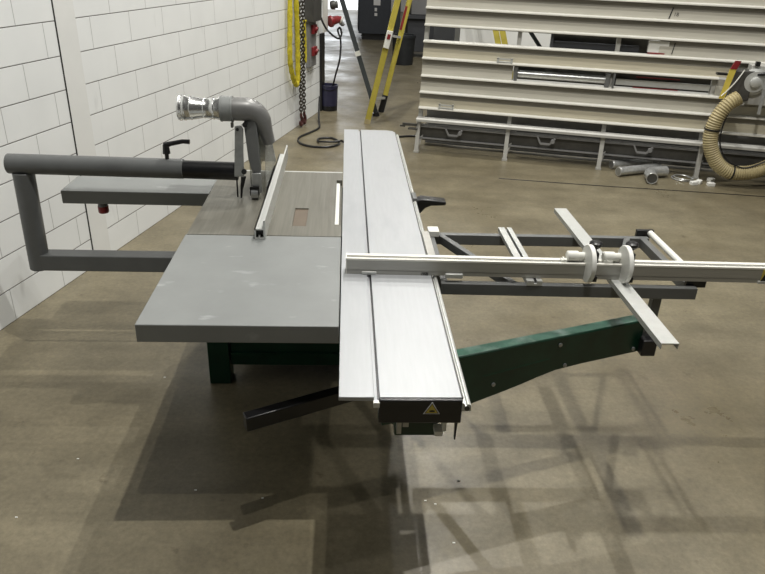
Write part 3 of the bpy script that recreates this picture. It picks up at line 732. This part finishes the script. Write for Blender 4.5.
cb1 = curve_pts([(-.36, 9.66, 1.30), (-.31, 9.67, 1.18), (-.24, 9.70, 1.08), (-.12, 9.70, 1.00), (-.07, 9.68, 1.05), (-.09, 9.66, 1.14), (-.12, 9.66, 1.10), (-.08, 9.62, .98), (-.09, 9.64, .75), (-.15, 9.80, .50), (-.22, 9.90, .20)], 6)
tag(MB().loft(cb1, [.013]*len(cb1), 8).build('hanging_cable', 'black'), 'black cable looping down from the red plug into the blue bucket', 'cable')
cb2 = curve_pts([(-.35, 9.33, .30), (-.36, 9.22, .10), (-.35, 9.05, .014), (-.34, 8.77, .014), (-.42, 8.55, .014), (-.56, 8.24, .014), (-.53, 7.98, .014), (-.38, 7.84, .014), (-.18, 7.85, .014), (-.07, 8.02, .014), (-.16, 8.25, .014), (-.31, 8.22, .014), (-.33, 8.10, .016), (-.28, 8.01, .030), (-.12, 8.02, .030), (-.05, 8.06, .034), (.0, 8.10, .014), (.3, 8.22, .014), (.68, 8.41, .014), (.87, 8.46, .014), (1.2, 8.4, .014)], 6)
tag(MB().loft(cb2, [.013]*len(cb2), 8).build('floor_cable', 'black'), 'black cable coiled on the floor behind the saw and running to the slatted saw', 'cable')

bk = thing('bucket', 'navy blue bucket standing on the floor at the end of the wall', 'bucket', (-.24, 9.93, 0))
MB().turned((-.24, 9.93, .07), (0, 0, 1), [(0, .118), (.27, .124), (.27, .128), (.285, .128), (.285, .118), (.06, .10)], 24).build('body', 'navy', bk)
MB().turned((-.24, 9.93, 0), (0, 0, 1), [(0, .115), (.068, .117)], 24).build('base_ring', 'black', bk)
hb = [(-.24+.126*math.cos(a), 9.93-.13*math.sin(a), .34-.05*math.sin(a)) for a in [math.pi*i/12 for i in range(13)]]
MB().loft(hb, [.005]*13, 6).build('handle', 'black_steel', bk)

# ------------------------------------------------------------------ ladder and pole
lad = thing('step_ladder', 'yellow fibreglass ladder frame standing beyond the far end of the carriage', 'ladder', (.40, 9.48, 0))
dx = (.606-.285)/1.448
def LP(x0, y0, z): return (x0+dx*z, y0+.02*z, z)
r1 = MB().beam(LP(.285, 9.12, .03), LP(.285, 9.12, 2.5), .075, .045, (0, 1, 0)).build('rail', 'yellow', lad, .004)
r2 = MB().beam(LP(.505, 9.87, .22), LP(.505, 9.87, 2.5), .07, .045, (0, 1, 0)).build('rail', 'yellow', lad, .004)
MB().beam(LP(.285, 9.12, .0), LP(.285, 9.12, .06), .08, .055, (0, 1, 0)).build('foot', 'hose', lad)
MB().beam(LP(.50, 9.87, .0), LP(.505, 9.87, .24), .08, .055, (0, 1, 0)).build('foot', 'black', lad)
MB().beam(LP(.285, 9.14, .33), LP(.505, 9.86, .20), .03, .03).build('brace', 'alu_bright', lad)
MB().beam(LP(.285, 9.14, 1.12), LP(.505, 9.86, 1.02), .03, .03).build('brace', 'alu_bright', lad)
MB().beam(LP(.285, 9.12, 1.9), LP(.505, 9.87, 1.9), .06, .03).build('step', 'alu_bright', lad)
MB().beam(LP(.285, 9.12, 2.4), LP(.505, 9.87, 2.4), .06, .03).build('step', 'alu_bright', lad)
MB().beam(LP(.283, 9.075, .97), LP(.283, 9.075, 1.18), .075, .035, (0, 1, 0)).build('bracket', 'white_plastic', lad, .004)
MB().beam(LP(.283, 9.055, 1.08), LP(.283, 9.055, 1.14), .04, .01, (0, 1, 0)).build('red_sticker', 'red', lad)
MB().beam(LP(.485, 9.845, 1.12), LP(.485, 9.845, 1.42), .03, .01, (0, 1, 0)).build('rail_sticker', 'red', lad)
pol = thing('steel_pole', 'dark slate pole with a white band crossing behind the yellow ladder', 'pole', (.43, 9.60, 0))
pdx = (.422+.08)/1.488
MB().beam((.43, 9.60, 0.02), (.43-pdx*2.6, 9.62, 2.6), .062, .05, (0, 1, 0)).build('shaft', 'pole', pol, .004)
MB().beam((.43-pdx*.80, 9.60, .80), (.43-pdx*.86, 9.60, .86), .070, .058, (0, 1, 0)).build('band', 'white_plastic', pol)
MB().beam((.43, 9.60, 0.0), (.43-pdx*.05, 9.60, .05), .085, .06, (0, 1, 0)).build('foot', 'black', pol)

# ------------------------------------------------------------------ far background
cab = thing('dark_cabinet', 'charcoal cabinet on a plinth with white papers, far behind the ladder', 'cabinet', (.70, 18.9, 0))
MB().box(.30, 1.10, 18.4, 19.3, .15, 2.1).build('body', 'cabinet', cab, .01)
MB().box(.38, 1.02, 18.5, 19.2, 0, .15).build('plinth', 'black', cab)
for (x0, x1, z0, z1) in ((.66, .83, .83, 1.0), (.69, .75, .69, .77), (.69, .76, .58, .65)):
    MB().box(x0, x1, 18.385, 18.399, z0, z1).build('paper', 'paper', cab)
MB().box(.28, .30, 18.5, 19.2, .2, 2.0).build('door_edge', 'cabinet', cab)
tag(MB().box(1.14, 1.26, 17.2, 17.5, 0, 1.8).build('steel_post', 'pole', bevel=.01), 'dark upright post right of the charcoal cabinet behind the ladder', 'post')
bn = thing('waste_bin', 'round black waste bin between the ladder and the slatted saw', 'bin', (1.15, 14.5, 0))
MB().turned((1.15, 14.5, 0), (0, 0, 1), [(0, .20), (.03, .205), (.52, .232), (.52, .245), (.57, .245), (.58, .235), (.57, .22), (.1, .19)], 28).build('body', 'bin', bn)
MB().cyl((1.15, 14.5, .50), (1.15, 14.5, .505), .222, None, 24).build('liner', 'pole', bn)
wb = thing('workbench', 'dark grey workbench behind the black waste bin', 'workbench', (1.9, 16, 0))
MB().box(1.25, 3.0, 15.4, 16.2, .80, .86).build('bench_top', 'bench', wb)
MB().box(1.30, 2.95, 15.5, 16.15, .12, .795).build('bench_body', 'bench', wb, .01)
for x in (1.30, 2.83):
    for y in (15.48, 16.05): MB().box(x, x+.1, y, y+.1, 0, .12).build('leg', 'black', wb)
gm = thing('grey_machine', 'light grey machine box standing on the dark workbench', 'machine', (1.9, 15.8, .86))
MB().box(1.36, 2.6, 15.55, 16.1, .861, 1.42).build('housing', 'grey_box', gm, .02)
MB().box(1.42, 1.52, 15.53, 15.549, 1.30, 1.38).build('label_plate', 'paper', gm)
rb = tag(MB().box(1.45, 2.2, 15.6, 16.0, 1.422, 1.62).build('red_crate', 'red', bevel=.01), 'red crate on top of the grey machine box far behind', 'crate')
# seen through the gap of the slatted saw
sc_ = thing('storage_box', 'dark box on a tall stand seen through the gap of the slatted saw, left end', 'box', tuple(PAN @ Vector((.45, 1.3, 0))), R(-15.22))
MB(PAN).box(-.02, .235, 1.0, 1.6, 1.02, 1.34).build('body', 'bench', sc_, .01)
MB(PAN).box(.0, .22, 1.02, 1.58, .98, 1.02).build('shelf', 'black', sc_)
for u_, v_ in ((.0, 1.02), (.18, 1.02), (.0, 1.54), (.18, 1.54)): MB(PAN).box(u_, u_+.04, v_, v_+.04, 0, .98).build('leg', 'black', sc_)
l2 = thing('leaning_ladder', 'yellow ladder rails seen through the gap of the slatted saw', 'ladder', tuple(PAN @ Vector((1.05, 2.03, 0))), R(-15.22))
for du, y_ in ((0, 2.0), (.085, 2.06)):
    MB(PAN).beam((1.04+du, y_, 0), (.24+du, y_+.3, 2.4), .075, .05, (0, 1, 0)).build('rail', 'yellow', l2)
    MB(PAN).beam((1.04+du, y_, 0), (.8517+du, y_+.07, .565), .082, .058, (0, 1, 0)).build('rail_boot', 'black', l2)
for z_ in (.4, .7, 1.6, 1.9): MB(PAN).beam((1.04-z_/3, 2.0+z_/8, z_), (1.13-z_/3, 2.06+z_/8, z_), .03, .03).build('rung', 'alu_bright', l2)
MB(PAN).beam((.95, .5, 1.56), (1.41, .5, 1.0), .04, .04, (0, 1, 0)).build('rear_strut', 'pole', vs)
MB(PAN).beam((1.68, .45, .0), (1.68, .45, .7), .05, .05).build('rear_strut', 'dkframe', vs)
MB(PAN).beam((.50, .42, .0), (.50, .42, .5), .05, .05).build('rear_strut', 'dkframe', vs)

# crumbs on the floor
cr = MB()
for (x, y) in ((-1.18, 2.45), (-1.05, 2.26), (-.62, 2.25), (-.60, 1.98), (.36, 2.18), (.40, 2.16), (.52, 2.30), (.56, 2.31), (-.95, 3.10), (-.8, 2.0), (-1.3, 2.1), (-1.33, 1.95), (.45, 1.95), (1.7, 3.1), (-.33, 2.2), (-1.5, 2.85))[::2]+((.40, 2.16), (.52, 2.30)):
    cr.box(x-.005, x+.005, y-.002, y+.003, 0, .003)
cro = cr.build('wood_crumbs', 'white_paint'); cro['kind'] = 'stuff'; tag(cro, 'tiny pale crumbs scattered over the concrete floor round the saw', 'crumbs')

# ------------------------------------------------------------------ light
def lamp(x, y, z, p, size=.09, col=(1.0, .975, .92)):
    d = bpy.data.lights.new('high_bay_lamp', 'AREA'); d.shape = 'DISK'; d.size = size; d.energy = p; d.color = col
    o = bpy.data.objects.new('high_bay_lamp', d); COL.objects.link(o); o.location = (x, y, z)
    return o
P = 188
for (x, y, k) in ((.30, .85, .42), (.62, 1.93, 1.3), (1.35, 5.3, 1.25), (1.0, 8.5, 1.35), (4.5, 5.3, .4), (3.9, 1.93, .45), (1.6, 11.9, .6)): lamp(x, y, 7, P*k)
for (x, y) in ((5.3, 8.5), (6.2, 11.9)): lamp(x, y, 7, P*.22)  # unseen fill lamps, added to brighten the wall and panel saw
for (x, y) in ((1.5, 19), (5, 18), (0, 24)): lamp(x, y, 7, P*.3)  # unseen extra lamps, added to light the bench and far background
d = bpy.data.lights.new('door_daylight', 'AREA'); d.shape = 'RECTANGLE'; d.size = 1.8; d.size_y = 4; d.energy = 60; d.color = (.9, .95, 1)
o = bpy.data.objects.new('door_daylight', d); COL.objects.link(o); o.location = (-.7, 27.4, 2.2); o.rotation_euler = (R(-80), 0, 0)
W_ = bpy.data.worlds.new('hall_ambient'); SC.world = W_; W_.use_nodes = True
W_.node_tree.nodes['Background'].inputs['Color'].default_value = (1, .985, .94, 1)
W_.node_tree.nodes['Background'].inputs['Strength'].default_value = .045

# ------------------------------------------------------------------ camera
cd = bpy.data.cameras.new('camera'); co = bpy.data.objects.new('camera', cd); COL.objects.link(co)
cd.sensor_fit = 'HORIZONTAL'; cd.sensor_width = 36; cd.lens = 681.1/765*36; cd.clip_start = .05; cd.clip_end = 200
r0 = (0.9982845, -0.0454518, 0.0369069); r1_ = (0.0127957, -0.4457540, -0.8950641); r2_ = (0.0571337, 0.8940009, -0.4444077)
co.matrix_world = Matrix(((r0[0], -r1_[0], -r2_[0], 0), (r0[1], -r1_[1], -r2_[1], 0), (r0[2], -r1_[2], -r2_[2], 2.1), (0, 0, 0, 1)))
SC.camera = co
vsn = SC.view_settings
vsn.view_transform = 'Standard'; vsn.look = 'None'; vsn.gamma = 1; vsn.exposure = -0.14; vsn.use_curve_mapping = False
